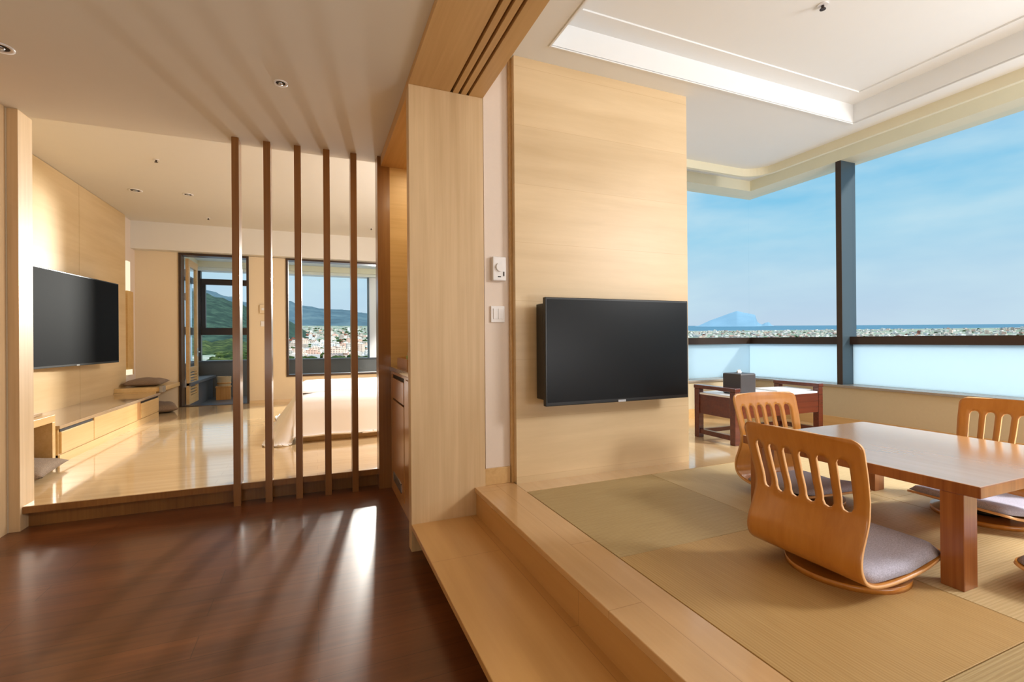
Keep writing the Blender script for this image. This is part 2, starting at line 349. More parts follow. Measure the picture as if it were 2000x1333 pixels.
# ------------------------------------------------------------------ tatami room windows
w1 = struct(boxes('window_1', [((4.88, -2.7, 1.130), (4.96, 3.056, 1.207)), ((4.88, 3.105, 1.130), (4.96, 4.30, 1.207))], M_FRAME))
part_label(box('mullion', (4.77, 3.056, .735), (4.985, 3.105, 2.945), M_MULL, w1), 'grey metal post')
part_label(box('mullion_face', (4.765, 3.054, .735), (4.77, 3.107, 2.945), M_FRAME, w1), 'dark front strip of the post')
box('pane', (4.93, -2.7, 1.207), (4.938, 3.056, 2.95), M_GLASS, w1); box('pane', (4.93, 3.105, 1.207), (4.938, 4.28, 2.95), M_GLASS, w1)
part_label(box('frosted_pane', (4.93, -2.7, .735), (4.938, 3.056, 1.130), M_FROST, w1), 'frosted lower glass')
part_label(box('frosted_pane', (4.93, 3.105, .735), (4.938, 4.28, 1.130), M_FROST, w1), 'frosted lower glass')
w2 = struct(box('window_2', (2.44, 4.22, 1.130), (4.88, 4.30, 1.207), M_FRAME))
box('pane', (2.44, 4.272, 1.207), (4.93, 4.28, 2.95), M_GLASS, w2)
part_label(box('frosted_pane', (2.44, 4.272, .735), (4.93, 4.28, 1.130), M_FROST, w2), 'frosted lower glass')
# ------------------------------------------------------------------ bedroom window and door
w3 = struct(boxes('window_3', [((-.49, 9.13, .585), (-.455, 9.34, 2.655)), ((1.715, 9.13, .585), (1.75, 9.34, 2.655)),
                               ((-.455, 9.13, .585), (1.715, 9.34, .62)), ((-.455, 9.13, 2.625), (1.715, 9.34, 2.655))], M_FRAME))
box('pane', (-.455, 9.24, .62), (1.715, 9.248, 2.625), M_GLASS, w3)
d2 = struct(boxes('door_2', [((-2.06, 9.13, .15), (-2.025, 9.34, 2.655)), ((-1.095, 9.13, .15), (-1.06, 9.34, 2.655)), ((-2.025, 9.13, 2.62), (-1.095, 9.34, 2.655)),
                             ((-2.025, 9.13, .15), (-1.095, 9.34, .158))], M_FRAME))
# door leaf swung outward, seen nearly edge-on: glass above, louvres below
M_LEAF = M_BEAM
lf = boxes('door_leaf', [((-2.015, 9.36, .16), (-1.97, 9.46, 2.60)), ((-2.015, 9.93, .16), (-1.97, 10.03, 2.60)), ((-2.015, 9.46, 2.48), (-1.97, 9.93, 2.60)),
                         ((-2.015, 9.46, .16), (-1.97, 9.93, .30)), ((-2.015, 9.46, .70), (-1.97, 9.93, .78))], M_LEAF, d2)
bm = bmesh.new()
for k in range(8): add_box(bm, (-2.008, 9.46, .315 + k * .048), (-1.976, 9.93, .340 + k * .048))
link_bm('louvre', bm, M_LEAF, lf)
box('leaf_glass', (-1.995, 9.46, .78), (-1.989, 9.93, 2.48), M_GLASS, lf)
for z in (.45, 1.9, 2.3): box('hinge', (-2.03, 9.335, z), (-2.005, 9.365, z + .12), M_SILVER, lf)
hd = boxes('door_handle', [((-1.97, 9.955, 1.02), (-1.93, 9.975, 1.04)), ((-1.945, 9.86, 1.02), (-1.93, 9.975, 1.04)), ((-1.97, 9.94, .95), (-1.965, 9.99, 1.10))], M_SILVER, lf)

# ------------------------------------------------------------------ balcony
sbox('floor_balcony', (-2.7, 9.33, -.05), (2.8, 11.7, .05), M_SLATE)
struct(boxes('wall_balcony_parapet', [((-2.45, 11.5, .05), (2.8, 11.68, .79)), ((-2.45, 9.33, .05), (-2.27, 11.5, .79))], M_PARA))
sbox('trim_12', (-2.46, 11.48, .79), (2.8, 11.70, .815), M_SLATE)
sbox('ceiling_balcony', (-2.7, 9.33, 2.86), (2.8, 11.75, 3.0), M_TERR)
struct(boxes('trim_13', [((-2.45, 11.30, 2.74), (2.8, 11.38, 2.86)), ((-2.30, 9.33, 2.74), (-2.22, 11.30, 2.86))], M_CREAMT))
struct(boxes('trim_14', [((-2.45, 11.38, 2.68), (2.8, 11.70, 2.86)), ((-2.45, 9.33, 2.68), (-2.30, 11.38, 2.86))], M_TERR))
w4 = struct(boxes('window_4', [((-2.22, 11.52, 1.35), (-.95, 11.60, 1.50)), ((-2.22, 11.52, 2.40), (-.95, 11.60, 2.52)), ((-2.26, 11.5, .815), (-2.21, 11.62, 2.68)),
                               ((-2.21, 11.52, 1.50), (-2.13, 11.60, 2.40)), ((-1.0, 11.52, .815), (-.95, 11.6, 2.68)),
                               ((-2.40, 9.33, 1.35), (-2.33, 11.5, 1.50)), ((-2.40, 9.33, 2.40), (-2.33, 11.5, 2.52))], M_FRAME))
box('pane', (-2.21, 11.555, .815), (-1.0, 11.56, 2.68), M_GLASS, w4)
box('frosted_pane', (-2.37, 9.33, .815), (-2.365, 11.5, 2.40), M_FROST, w4)
sbox('wall_balcony_column', (1.14, 11.52, .05), (1.42, 11.70, 2.86), M_WPLAST)
sbox('trim_15', (1.10, 11.46, .815), (1.14, 11.56, 2.68), M_MULL)
# stone bath in the balcony corner
bt = empty('bath_tub', (-2.0, 10.28, .05), 'dark grey stone bath with a thick rim on the balcony behind the open door', 'bath')
boxes('tub_wall', [((-.25, -.9, 0), (.0, 1.19, .42)), ((-.25, -.9, 0), (-.20, 1.19, .42))], M_SLATE, bt)
boxes('tub_rim', [((-.262, -.92, .42), (.06, 1.19, .47))], M_SLATE, bt, .004)
# bucket on a wooden stool
st = empty('bath_stool', (-1.74, 10.98, .05), 'small orange wooden bath stool on the grey balcony floor', 'stool', .05)
box('seat', (-.12, -.10, .24), (.14, .10, .27), M_HINOKI, st, .003)
box('side_panel', (-.11, -.09, 0), (-.085, .09, .24), M_HINOKI, st); box('side_panel', (.105, -.09, 0), (.13, .09, .24), M_HINOKI, st)
box('front_panel', (-.085, -.085, .0), (.105, -.065, .24), M_HINOKI, st)
bk = empty('wooden_bucket', (-1.72, 10.98, .32), 'pale round wooden bucket standing on the bath stool', 'bucket')
def lathe(name, prof, m, parent=None, seg=32, smooth=True):
    bm = bmesh.new(); rows = []
    for r_, z_ in prof: rows.append([bm.verts.new((r_ * math.cos(2 * math.pi * i / seg), r_ * math.sin(2 * math.pi * i / seg), z_)) for i in range(seg)])
    for a, b in zip(rows, rows[1:]):
        for i in range(seg): bm.faces.new((a[i], a[(i + 1) % seg], b[(i + 1) % seg], b[i]))
    return link_bm(name, bm, m, parent, smooth)
lathe('bucket_body', [(.001, 0), (.115, 0), (.13, .19), (.115, .19), (.10, .02), (.001, .02)], M_PILLAR, bk, smooth=False)
lathe('bucket_hoop', [(.1205, .05), (.1235, .05), (.1255, .075), (.1225, .075)], M_HINOKI, bk)

# ------------------------------------------------------------------ slatted screen
XS = [-.543, -.336, -.128, .079, .280]
lab = ['tall square wooden screen slat, first from the left, nearest the bedroom television',
       'tall square wooden screen slat, second from the left, beside the balcony doorway',
       'tall square wooden screen slat, middle one of five, at the bedroom window left edge',
       'tall square wooden screen slat, fourth from the left, across the middle of the bedroom window',
       'tall square wooden screen slat, fifth from the left, nearest the cabinet post']
def slat(name, xa, xb, l):
    bm = bmesh.new()
    prof = [(3.965, 0), (4.012, 0), (4.012, .152), (4.10, .152), (4.10, 2.70), (3.965, 2.70)]
    a = [bm.verts.new((xa, y, z)) for y, z in prof]; b = [bm.verts.new((xb, y, z)) for y, z in prof]
    bm.faces.new(a); bm.faces.new(b)
    for i in range(6): bm.faces.new((a[i], a[(i + 1) % 6], b[(i + 1) % 6], b[i]))
    return tag(link_bm(name, bm, M_SLAT), l, 'screen slat', 'vertical slats of the wooden screen')
for x, l in zip(XS, lab): slat('screen_slat', x - .0235, x + .0235, l)
sbox('trim_16', (.462, 3.955, 0), (.56, 4.10, 2.70), M_SLAT)
sbox('trim_17', (.49, 2.775, 2.62), (1.12, 3.955, 2.70), M_BEAM)       # head of the niche
sbox('wall_niche_back', (1.10, 2.775, .0), (1.13, 4.10, 2.62), M_NICHE)
sbox('wall_niche_end', (.56, 3.955, .0), (1.10, 4.10, 2.62), M_NICHE)
sbox('wall_niche_near', (.56, 2.775, 1.0), (1.10, 2.80, 2.62), M_NICHE)
light('niche_lamp', 'AREA', (.84, 3.3, 2.60), (.84, 3.35, 1.0), 7, (1, .86, .60), shape='RECTANGLE', size=.35, size_y=.9)

# ------------------------------------------------------------------ mini-bar cabinet in the niche
cb = empty('minibar_cabinet', (.83, 3.37, 0), 'tall honey coloured wooden cabinet with one drawer, built in behind the wide pillar', 'cabinet')
def loc(o, px, py, pz=0): o.location = (o.location.x - px, o.location.y - py, o.location.z - pz); return o
def pbox(n, a, b, m, root, bev=0):
    L0 = root.location; return box(n, [a[i] - L0[i] for i in range(3)], [b[i] - L0[i] for i in range(3)], m, root, bev)
def pboxes(n, lst, m, root, bev=0):
    L0 = root.location; return boxes(n, [([a[i] - L0[i] for i in range(3)], [b[i] - L0[i] for i in range(3)]) for a, b in lst], m, root, bev)
pbox('body', (.575, 2.78, 0.0), (1.095, 3.95, .955), M_CAB, cb)
pboxes('face_frame', [((.56, 2.785, 0), (.575, 3.95, .06)), ((.56, 2.785, .935), (.575, 3.95, .955)), ((.56, 3.26, .06), (.575, 3.33, .935)), ((.56, 3.90, .06), (.575, 3.95, .935))], M_CAB, cb)
pbox('slot', (.570, 3.33, .905), (.576, 3.90, .935), M_SLOT, cb); pbox('slot', (.570, 3.33, .733), (.576, 3.90, .748), M_SLOT, cb)
dr = pbox('drawer', (.557, 3.345, .748), (.574, 3.90, .905), M_CAB, cb, .002)
dd = pbox('door', (.557, 3.34, .065), (.574, 3.895, .733), M_CAB, cb, .002)
pbox('door', (.557, 2.79, .065), (.574, 3.255, .93), M_CAB, cb, .002)
vg = pboxes('vent_grille', [((.551, 3.44, .105), (.5565, 3.80, .112)), ((.551, 3.44, .165), (.5565, 3.80, .172)), ((.551, 3.44, .105), (.5565, 3.447, .172)), ((.551, 3.793, .105), (.5565, 3.80, .172))]
            + [((.552, 3.447, .118 + .011 * k), (.5565, 3.793, .122 + .011 * k)) for k in range(5)], M_SILVER, cb)
part_label(vg, 'small silver vent grille'); vg.parent = dd
ct = tag(box('countertop', (.545, 2.785, .96), (1.095, 3.95, .992), M_CTOP, None, .003), 'thin dark polished stone worktop on the mini-bar cabinet', 'worktop')
tr = empty('wooden_tray', (.70, 3.60, .992), 'small brown wooden tray box on the stone worktop', 'tray')
boxes('tray_wall', [((-.11, -.22, 0), (-.10, .22, .075)), ((.10, -.22, 0), (.11, .22, .075)), ((-.10, -.22, 0), (.10, -.21, .075)), ((-.10, .21, 0), (.10, .22, .075))], M_CAB, tr)
box('tray_base', (-.10, -.21, 0), (.10, .21, .008), M_CAB, tr)
def cup(loc_, m, l, cat, s=1):
    o = lathe(cat.replace(' ', '_'), [(.001, 0), (.025 * s, 0), (.034 * s, .03 * s), (.037 * s, .09 * s), (.033 * s, .09 * s), (.03 * s, .03 * s), (.001, .006)], m, None, 20)
    o.location = loc_; return tag(o, l, cat)
cup((.66, 3.49, 1.0005), M_CUP, 'white porcelain cup standing in the wooden tray', 'cup', 1.25)
cup((.66, 3.62, 1.0005), M_GREEN, 'small yellow-green bowl standing in the wooden tray behind the white cup', 'bowl', .95)

# ------------------------------------------------------------------ bedroom TV wall furniture
cs = empty('tv_console', (-2.335, 6.70, .15), 'long low wooden television console with a stone top under the bedroom television', 'console')
pbox('body', (-2.595, 5.31, .15), (-2.085, 8.10, .455), M_BENCH, cs)
part_label(pbox('stone_top', (-2.598, 5.27, .457), (-2.055, 8.13, .487), M_BTOP, cs, .003), 'polished stone top')
for (a, b, nm) in ((5.335, 5.985, 'drawer'), (5.995, 7.225, 'flap_door'), (7.375, 8.09, 'drawer')):
    pbox(nm, (-2.085, a, .235), (-2.068, b, .425 if nm == 'drawer' else .452), M_BENCH, cs, .002)
for (a, b) in ((5.335, 5.985), (7.375, 8.09)): pbox('slot', (-2.084, a, .428), (-2.078, b, .452), M_SLOT, cs)
pbox('divider', (-2.085, 7.235, .235), (-2.074, 7.365, .452), M_CAB, cs)
pbox('plinth', (-2.11, 5.31, .15), (-2.072, 8.10, .225), M_BENCH, cs)
# low vanity desk at left
vd = empty('low_desk', (-2.33, 4.70, .15), 'low wooden desk with an open kneehole, partly hidden behind the left wall post', 'desk')
pboxes('desk_frame', [((-2.598, 4.18, .53), (-2.07, 5.235, .59)), ((-2.598, 5.185, .15), (-2.07, 5.235, .53))], M_BENCH, vd, .002)
part_label(pbox('desk_top', (-2.598, 4.18, .592), (-2.15, 5.225, .612), M_BTOP, vd, .002), 'grey-brown stone top')
pbox('back_panel', (-2.598, 4.18, .15), (-2.57, 5.185, .53), M_CAB, vd)

def cushion(name, sx, sy, h, m, l, loc_, rz=0, grp=None, n=20, puff=.55):
    bm = bmesh.new(); top = []; bot = []
    for i in range(n + 1):
        rt_, rb = [], []
        for j in range(n + 1):
            u, v = i / n * 2 - 1, j / n * 2 - 1
            t = max(0, (1 - abs(u) ** 3)) ** .5 * max(0, (1 - abs(v) ** 3)) ** .5
            pinch = 1 - .06 * (1 - abs(u)) * abs(v) ** 2 - .0
            x = u * sx / 2 * (1 - .05 * (1 - abs(v)) * 0 - .05 * (1 - v * v)); y = v * sy / 2 * (1 - .05 * (1 - u * u))
            wz = noise.noise(Vector((x * 9, y * 9, loc_[1]))) * .1
            rt_.append(bm.verts.new((x, y, h * (.38 + .62 * t + wz * t)))); rb.append(bm.verts.new((x, y, h * .38 * (1 - t) if t < 1 else 0)))
        top.append(rt_); bot.append(rb)
    for i in range(n):
        for j in range(n):
            bm.faces.new((top[i][j], top[i + 1][j], top[i + 1][j + 1], top[i][j + 1])); bm.faces.new((bot[i][j], bot[i][j + 1], bot[i + 1][j + 1], bot[i + 1][j]))
    bmesh.ops.remove_doubles(bm, verts=bm.verts, dist=.0008)
    o = link_bm(name, bm, m, None, True); o.location = loc_; o.rotation_euler = (0, 0, rz)
    return tag(o, l, 'cushion', grp)
cushion('floor_cushion', .62, .62, .13, M_CUSH, 'brown-grey square floor cushion under the low desk beside the left wall post', (-2.23, 4.84, .152), .12, 'brown-grey cushions')
# window bench at the far end
bn = empty('window_bench', (-2.34, 8.65, .15), 'wooden corner bench between the television console and the far wall', 'bench')
pboxes('seat', [((-2.598, 8.16, .50), (-2.05, 9.13, .56))], M_BENCH, bn, .003)
pboxes('leg_panel', [((-2.598, 8.14, .15), (-2.50, 9.13, .50)), ((-2.598, 8.145, .15), (-2.12, 8.18, .50))], M_BENCH, bn)
part_label(pbox('corner_cap', (-2.075, 8.14, .488), (-2.035, 8.30, .575), M_STONE, bn, .003), 'grey stone corner')
cushion('bench_cushion', .46, .62, .11, M_CUSH, 'brown-grey cushion lying on the corner bench', (-2.35, 8.62, .562), .05, 'brown-grey cushions')
cushion('floor_cushion', .42, .60, .15, M_CUSH, 'brown-grey cushion on the wooden floor in front of the corner bench', (-2.20, 8.66, .152), .3, 'brown-grey cushions')
# light wooden wall board with bright end blocks beyond the TV wall
wl = empty('wall_lamp', (-2.62, 8.86, 1.0), 'tall slim wooden wall fitting with glowing ends beside the veneered television wall', 'wall lamp')
pbox('backboard', (-2.638, 8.70, .72), (-2.60, 8.94, 1.98), M_NICHE, wl)
M_GLOW = lamp_glow('lamp_shade_glow', (255, 240, 205), 1.1)
part_label(pbox('upper_shade', (-2.637, 8.66, 1.98), (-2.59, 8.78, 2.42), M_GLOW, wl), 'glowing cream shade')
pbox('lower_shade', (-2.637, 8.66, .72), (-2.585, 8.84, .80), M_GLOW, wl)

# ------------------------------------------------------------------ televisions
def tv(name, loc_, rz, w, h, depth, label, scr=None):
    t = empty(name, loc_, label, 'television', rz)
    # local: screen faces -Y, centre at origin
    bm = bmesh.new(); add_box(bm, (-w / 2, -.018, -h / 2), (w / 2, .016, h / 2), .004); link_bm('bezel', bm, M_BLACK, t)
    sc = box('screen', (-w / 2 + .012, -.0195, -h / 2 + .022), (w / 2 - .012, -.018, h / 2 - .012), scr or M_SCREEN, t)
    box('rear_housing', (-w / 2 + .002, .016, -h / 2 + .035), (w / 2 - .10, depth - .03, h / 2 - .035), M_BLACK, t, .004)
    box('wall_bracket', (-w * .25, depth - .03, -h * .25), (w * .25, depth, h * .25), M_BLACK, t)
    part_label(box('badge', (-.028, -.0215, -h / 2 + .001), (.028, -.018, -h / 2 + .014), M_SILVER, t), 'small silver badge')
    return t
M_SCREEN = plain('tv_screen', (7, 9, 12), .33, spec=.22, noise_amt=.0)
M_SCREEN2 = plain('tv_screen_matte', (10, 13, 17), .6, spec=.07, noise_amt=.0)
tv('wall_television', (1.778, 2.515, 1.128), R(-.4), 1.066, .648, .142, 'black flat television on a thick bracket, on the veneered panel in the tatami room')
ang = math.radians(90 - 6.0)
tv('wall_television', (-2.47, 6.70, 1.455), ang, 1.78, 1.01, .10, 'large black flat television on the bedroom wall above the low console', M_SCREEN2)

# ------------------------------------------------------------------ thermostat and switches
th = empty('thermostat', (1.031, 2.72, 1.634), 'white wall thermostat with a round dial, above the light switch by the pillar', 'thermostat')
tcase = box('case', (-.043, -.034, -.073), (.043, 0, .073), M_WPLAST, th, .006)
cyl('dial', (.002, -.040, .008), .026, .012, M_WPLAST, tcase, axis='Y'); box('lever', (.024, -.037, -.045), (.030, -.034, -.018), M_SLOT, tcase); box('lever', (-.012, -.0355, -.052), (.008, -.034, -.046), M_SLOT, tcase)
def switch(loc_, l, s=1):
    w_ = empty('light_switch', loc_, l, 'light switch')
    pl_ = box('plate', (-.045 * s, -.012, -.05 * s), (.045 * s, 0, .05 * s), M_WPLAST, w_, .003)
    box('rocker', (-.030 * s, -.016, -.030 * s), (.0 * s, -.012, .034 * s), M_WPLAST, pl_, .001); box('rocker', (.002 * s, -.016, -.030 * s), (.030 * s, -.012, .034 * s), M_WPLAST, pl_, .001)
switch((1.026, 2.72, 1.358), 'white double light switch below the thermostat by the pillar')
switch((-.845, 9.15, 1.508), 'small square light switch on the far bedroom wall beside the doorway', .9)
th2 = empty('thermostat', (-.850, 9.15, 1.76), 'small cream thermostat on the far bedroom wall above a switch', 'thermostat')
box('case', (-.05, -.03, -.075), (.05, 0, .075), M_WALL, th2, .004); box('dial', (-.02, -.036, -.02), (.02, -.03, .02), M_WPLAST, th2)

# ------------------------------------------------------------------ ceiling fittings
def downlight(x, y, z, r, l, lit=False):
    d = empty('downlight', (x, y, z), l, 'downlight', 0, 'recessed ceiling downlights')
    lathe('trim_ring', [(r, 0), (r, -.006), (r * .72, -.004), (r * .66, .0)], M_WPLAST, d)
    lathe('reflector', [(r * .66, -.002), (.001, -.0015)], M_BULB if lit else M_SLOT, d)
    lathe('bulb', [(r * .34, -.003), (r * .3, -.010), (.001, -.012)], M_BULB if lit else M_SILVER, d)
downlight(-.183, 3.039, 2.70, .038, 'small recessed downlight in the entry ceiling in front of the slatted screen')
downlight(-1.469, 3.19, 2.70, .055, 'recessed downlight in the entry ceiling at the upper left edge of the photo')
downlight(-2.066, 7.193, 3.09, .075, 'round recessed downlight in the bedroom ceiling nearest the television wall')
downlight(-1.507, 7.154, 3.09, .06, 'round recessed downlight in the bedroom ceiling, right neighbour of the one by the television wall', False)
def sprinkler(x, y, z, l):
    d = empty('sprinkler', (x, y, z), l, 'sprinkler', 0, 'ceiling sprinklers')
    cyl('escutcheon', (0, 0, -.003), .028, .006, M_WPLAST, d, 20); cyl('nozzle', (0, 0, -.016), .008, .02, M_FRAME, d, 12); cyl('deflector', (0, 0, -.027), .016, .003, M_FRAME, d, 16)
sprinkler(-1.519, 5.908, 3.09, 'small ceiling sprinkler in the bedroom ceiling nearest the slatted screen')
sprinkler(-1.509, 8.401, 3.09, 'small ceiling sprinkler in the bedroom ceiling near the far doorway')
sprinkler(.857, 8.217, 3.09, 'small ceiling sprinkler in the bedroom ceiling above the window, beside the post')
sprinkler(2.68, 1.81, 3.10, 'small ceiling sprinkler in the white tray ceiling of the tatami room')

# ------------------------------------------------------------------ bed
bd = empty('bed', (.68, 6.5, .15), 'wide low bed with white bedding on a wooden plinth behind the slatted screen', 'bed')
pbox('bed_base', (-.17, 5.42, .15), (1.55, 7.5, .30), M_BEAM, bd, .004)
pbox('mattress', (-.10, 5.42, .30), (1.53, 7.48, .60), M_BED, bd, .03)
def duvet():
    x0, x1, y0, y1, zt = -.21, 1.56, 5.40, 7.5, .635
    bm = bmesh.new(); nx, ny = 90, 96; g = []
    ex = .52
    for i in range(nx + 1):
        row = []
        for j in range(ny + 1):
            a = x0 - ex + (x1 - x0 + 2 * ex) * i / nx; b = y0 - ex + (y1 - y0 + ex) * j / ny
            cx = min(max(a, x0), x1); cy = min(max(b, y0), y1); dx, dy = a - cx, b - cy
            d = math.hypot(dx, dy)
            if d < 1e-6:
                ed = min(a - x0, x1 - a, b - y0)
                z = zt - .05 * math.exp(-ed / .10) + .008 * noise.noise(Vector((a * 3, b * 3, 0)))
                row.append(bm.verts.new((a, b, z)))
            else:
                ux, uy = dx / d, dy / d
                side = abs(ux); lim = .46 * side + .40 * (1 - side) + (.10 if side > .2 and side < .97 else 0)
                t = min(d, lim) / lim
                fl = (.27 * side + .06 * (1 - side)) * (t ** 1.4) + .03 * math.sin(min(1, t * 3) * math.pi / 2)
                ang_ = math.atan2(uy, ux) * 4 + (cx + cy) * 11
                fold = .011 * t * math.sin(ang_) + .012 * t * noise.noise(Vector((a * 3, b * 3, 1)))
                z = zt - .05 - (lim if side > .2 else lim) * t * .98
                z = max(z, .165 + .01 * noise.noise(Vector((a * 5, b * 5, 3))))
                if side < .2: z = max(z, .225 + .012 * noise.noise(Vector((a * 4, 0, 3))))
                row.append(bm.verts.new((cx + ux * (fl + fold), cy + uy * (fl + fold), z)))
        g.append(row)
    for i in range(nx):
        for j in range(ny): bm.faces.new((g[i][j], g[i + 1][j], g[i + 1][j + 1], g[i][j + 1]))
    bmesh.ops.translate(bm, verts=bm.verts, vec=(-.68, -6.5, -.15))
    o = link_bm('duvet', bm, M_BED, bd, True); s = o.modifiers.new('s', 'SOLIDIFY'); s.thickness = .012; s.offset = -1
    return o
duvet()
# folded top sheet with a soft ridge
bm = bmesh.new(); n = 30; rows = []
for i in range(n + 1):
    x = -.20 + 1.75 * i / n; r_ = []
    for k, (yy, zz) in enumerate(((5.72, .628), (5.724, .638), (5.76, .644), (6.3, .646), (7.2, .646), (7.48, .642), (7.49, .630))):
        r_.append(bm.verts.new((x - .68, yy - 6.5 + .015 * math.sin(x * 5), zz - .15 + .004 * noise.noise(Vector((x * 4, yy * 3, 2))) - (.03 if i in (0, n) else 0))))
    rows.append(r_)
for i in range(n):
    for k in range(6): bm.faces.new((rows[i][k], rows[i + 1][k], rows[i + 1][k + 1], rows[i][k + 1]))
link_bm('folded_cover', bm, M_BED, bd, True)

# ------------------------------------------------------------------ tatami mats
first = None
names_c = ['beside the step', 'under the low table', 'on the window side of the table']
rows_y = [(2.5, 'nearest the veneered panel'), (1.6, 'in the middle row'), (.7, 'in the front row'), (-.2, 'behind the front row')]
bm = bmesh.new(); add_box(bm, (-.4385, -.4485, 0), (.4385, .4485, .018), .0015)
proto = link_bm('tatami_mat', bm, M_TAT); BASE = proto.data
for ci, cx in enumerate((1.56, 2.44, 3.32)):
    for ri, (yt, rn) in enumerate(rows_y[:3]):
        o = proto if first is None else proto.copy()
        if first is not None: C.objects.link(o)
        first = 1; par = (ci + ri) % 2
        o.location = (cx, yt - .45, .302)
        if par:
            me = BASE.copy(); o.data = me
            me.transform(Matrix.Rotation(R(90), 4, 'Z'))
            # keep footprint: rebuild with swapped sizes
            for v in me.vertices: v.co.x *= .4385 / .4485; v.co.y *= .4485 / .4385
            me.transform(Matrix.Rotation(R(-90), 4, 'Z')); 
            for v in me.vertices: v.co.x, v.co.y = v.co.x, v.co.y
            o.rotation_euler = (0, 0, R(90))
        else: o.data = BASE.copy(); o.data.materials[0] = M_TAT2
        if ci: o.data = o.data.copy(); o.data.materials[0] = M_TAT3
        tag(o, f'square borderless straw tatami mat {rn}, {names_c[ci]}', 'tatami mat', 'tatami mats on the platform')

# ------------------------------------------------------------------ low table
tb = empty('low_table', (2.537, 1.345, .32), 'square low wooden table with thick corner legs on the tatami', 'table')
tt = box('tabletop', (-.4875, -.478, .333), (.4875, .478, .374), M_TABT, tb, .003)
tt.data.materials.append(M_TABL)
for p in tt.data.polygons:
    if abs(p.normal.z) < .5: p.material_index = 1  # sides take the darker leg tone, shade put into their colour
LW = .085; LD = .068
for sx in (-1, 1):
    for sy in (-1, 1):
        xa = -.4865 if sx < 0 else .4865 - LW; ya = -.432 if sy < 0 else .432 - LD
        box('leg', (xa, ya, 0), (xa + LW, ya + LD, .333), M_TABL, tb, .002)

# ------------------------------------------------------------------ legless floor chairs
PROF = [(-.262, .545), (-.247, .490), (-.231, .430), (-.217, .375), (-.208, .325), (-.211, .275), (-.230, .220), (-.250, .170), (-.254, .125), (-.234, .086), (-.190, .064),
        (-.12, .054), (-.04, .052), (.05, .056), (.13, .066), (.20, .082), (.245, .096)]
def spline(pts, n):
    P_ = [Vector((p[0], p[1])) for p in pts]; P_ = [P_[0] * 2 - P_[1]] + P_ + [P_[-1] * 2 - P_[-2]]; out = []
    for i in range(1, len(P_) - 2):
        for t in [k / 12 for k in range(12)]:
            a, b, c, d = P_[i - 1], P_[i], P_[i + 1], P_[i + 2]
            out.append(.5 * ((2 * b) + (c - a) * t + (2 * a - 5 * b + 4 * c - d) * t * t + (3 * b - a - 3 * c + d) * t ** 3))
    out.append(P_[-2]); L_ = [0]
    for a, b in zip(out, out[1:]): L_.append(L_[-1] + (b - a).length)
    return out, L_
CU, CL = spline(PROF, 12); TOT = CL[-1]
def at(s):
    s = min(max(s, 0), TOT)
    for i in range(len(CL) - 1):
        if CL[i + 1] >= s:
            t = (s - CL[i]) / max(1e-9, CL[i + 1] - CL[i]); return CU[i].lerp(CU[i + 1], t)
    return CU[-1]
def make_shell():
    hw_pts = [(0, .2275), (.12, .223), (.24, .214), (.36, .214), (.46, .218), (.60, .215), (TOT, .205)]
    def hw(s):
        for (a, b), (c, d) in zip(hw_pts, hw_pts[1:]):
            if s <= c: v = b + (d - b) * (s - a) / (c - a); break
        else: v = hw_pts[-1][1]
        r = .035
        if s < r: v -= r - math.sqrt(max(0, r * r - (r - s) ** 2))
        if s > TOT - r: q_ = s - (TOT - r); v -= r - math.sqrt(max(0, r * r - q_ * q_))
        return v
    sr = .0185; pitch = .0605; s0, s1 = .088, .242     # slots: half width, spacing, start and end
    W0 = .214; cols = [-W0, -.200]
    cols += [-.186]
    for k in range(6):
        c = (k - 2.5) * pitch
        cols += [c - sr, c - sr * .7, c, c + sr * .7, c + sr, c + pitch / 2]
    cols = cols[:-1] + [.186, .200, W0]
    us = [c / W0 for c in cols]; nC = len(cols)
    rows_s = [0, .004, .010, .018, .028, .037, .046, .054, .062, s0, s0 + .012]
    k = 12
    for i in range(1, k): rows_s.append(s0 + .012 + (s1 - s0 - .024) * i / k)
    rows_s += [s1 - .012, s1, s1 + .014, s1 + .03]
    s = s1 + .03
    while s < TOT - .05: s += .015; rows_s.append(s)
    s = rows_s[-1]; rem = TOT - s
    rows_s = [r for r in rows_s] + [TOT - .036, TOT - .028, TOT - .018, TOT - .010, TOT - .004, TOT]
    rows_s = sorted(set(round(r, 5) for r in rows_s))
    slotcol = {}
    for idx, c in enumerate(cols):
        for q_ in range(6):
            cc = (q_ - 2.5) * pitch
            if abs(c - cc) <= sr + 1e-6: slotcol[idx] = c - cc
    bm = bmesh.new(); G = []
    for s in rows_s:
        row = []
        for idx, u in enumerate(us):
            ss = s
            if idx in slotcol:
                ar = math.sqrt(max(0, sr * sr - slotcol[idx] ** 2))
                if s <= s0: ss = s - ar * max(0, 1 - (s0 - s) / .042) 
                elif s < s0 + .0165: ss = s
                if s >= s1: ss = s + ar * max(0, 1 - (s - s1) / .06)
            p = at(ss); y = u * hw(ss)
            bk = -.028 * (1 - u * u) * max(0, min(1, (.42 - ss) / .25))      # back is dished
            row.append(bm.verts.new((p.x + bk, y, p.y + (.0 if ss > .03 else .006 * (1 - u * u)))))
        G.append(row)
    for i in range(len(rows_s) - 1):
        for j in range(nC - 1):
            if rows_s[i] >= s0 - 1e-6 and rows_s[i + 1] <= s1 + 1e-6 and j in slotcol and (j + 1) in slotcol and abs(cols[j + 1] - cols[j]) < .014: continue
            bm.faces.new((G[i][j], G[i][j + 1], G[i + 1][j + 1], G[i + 1][j]))
    bmesh.ops.recalc_face_normals(bm, faces=bm.faces)
    me = bpy.data.meshes.new('shell'); bm.to_mesh(me); bm.free()
    for p in me.polygons: p.use_smooth = True
    me.materials.append(M_CHAIR); me.materials.append(M_CHAIRE)
    return me
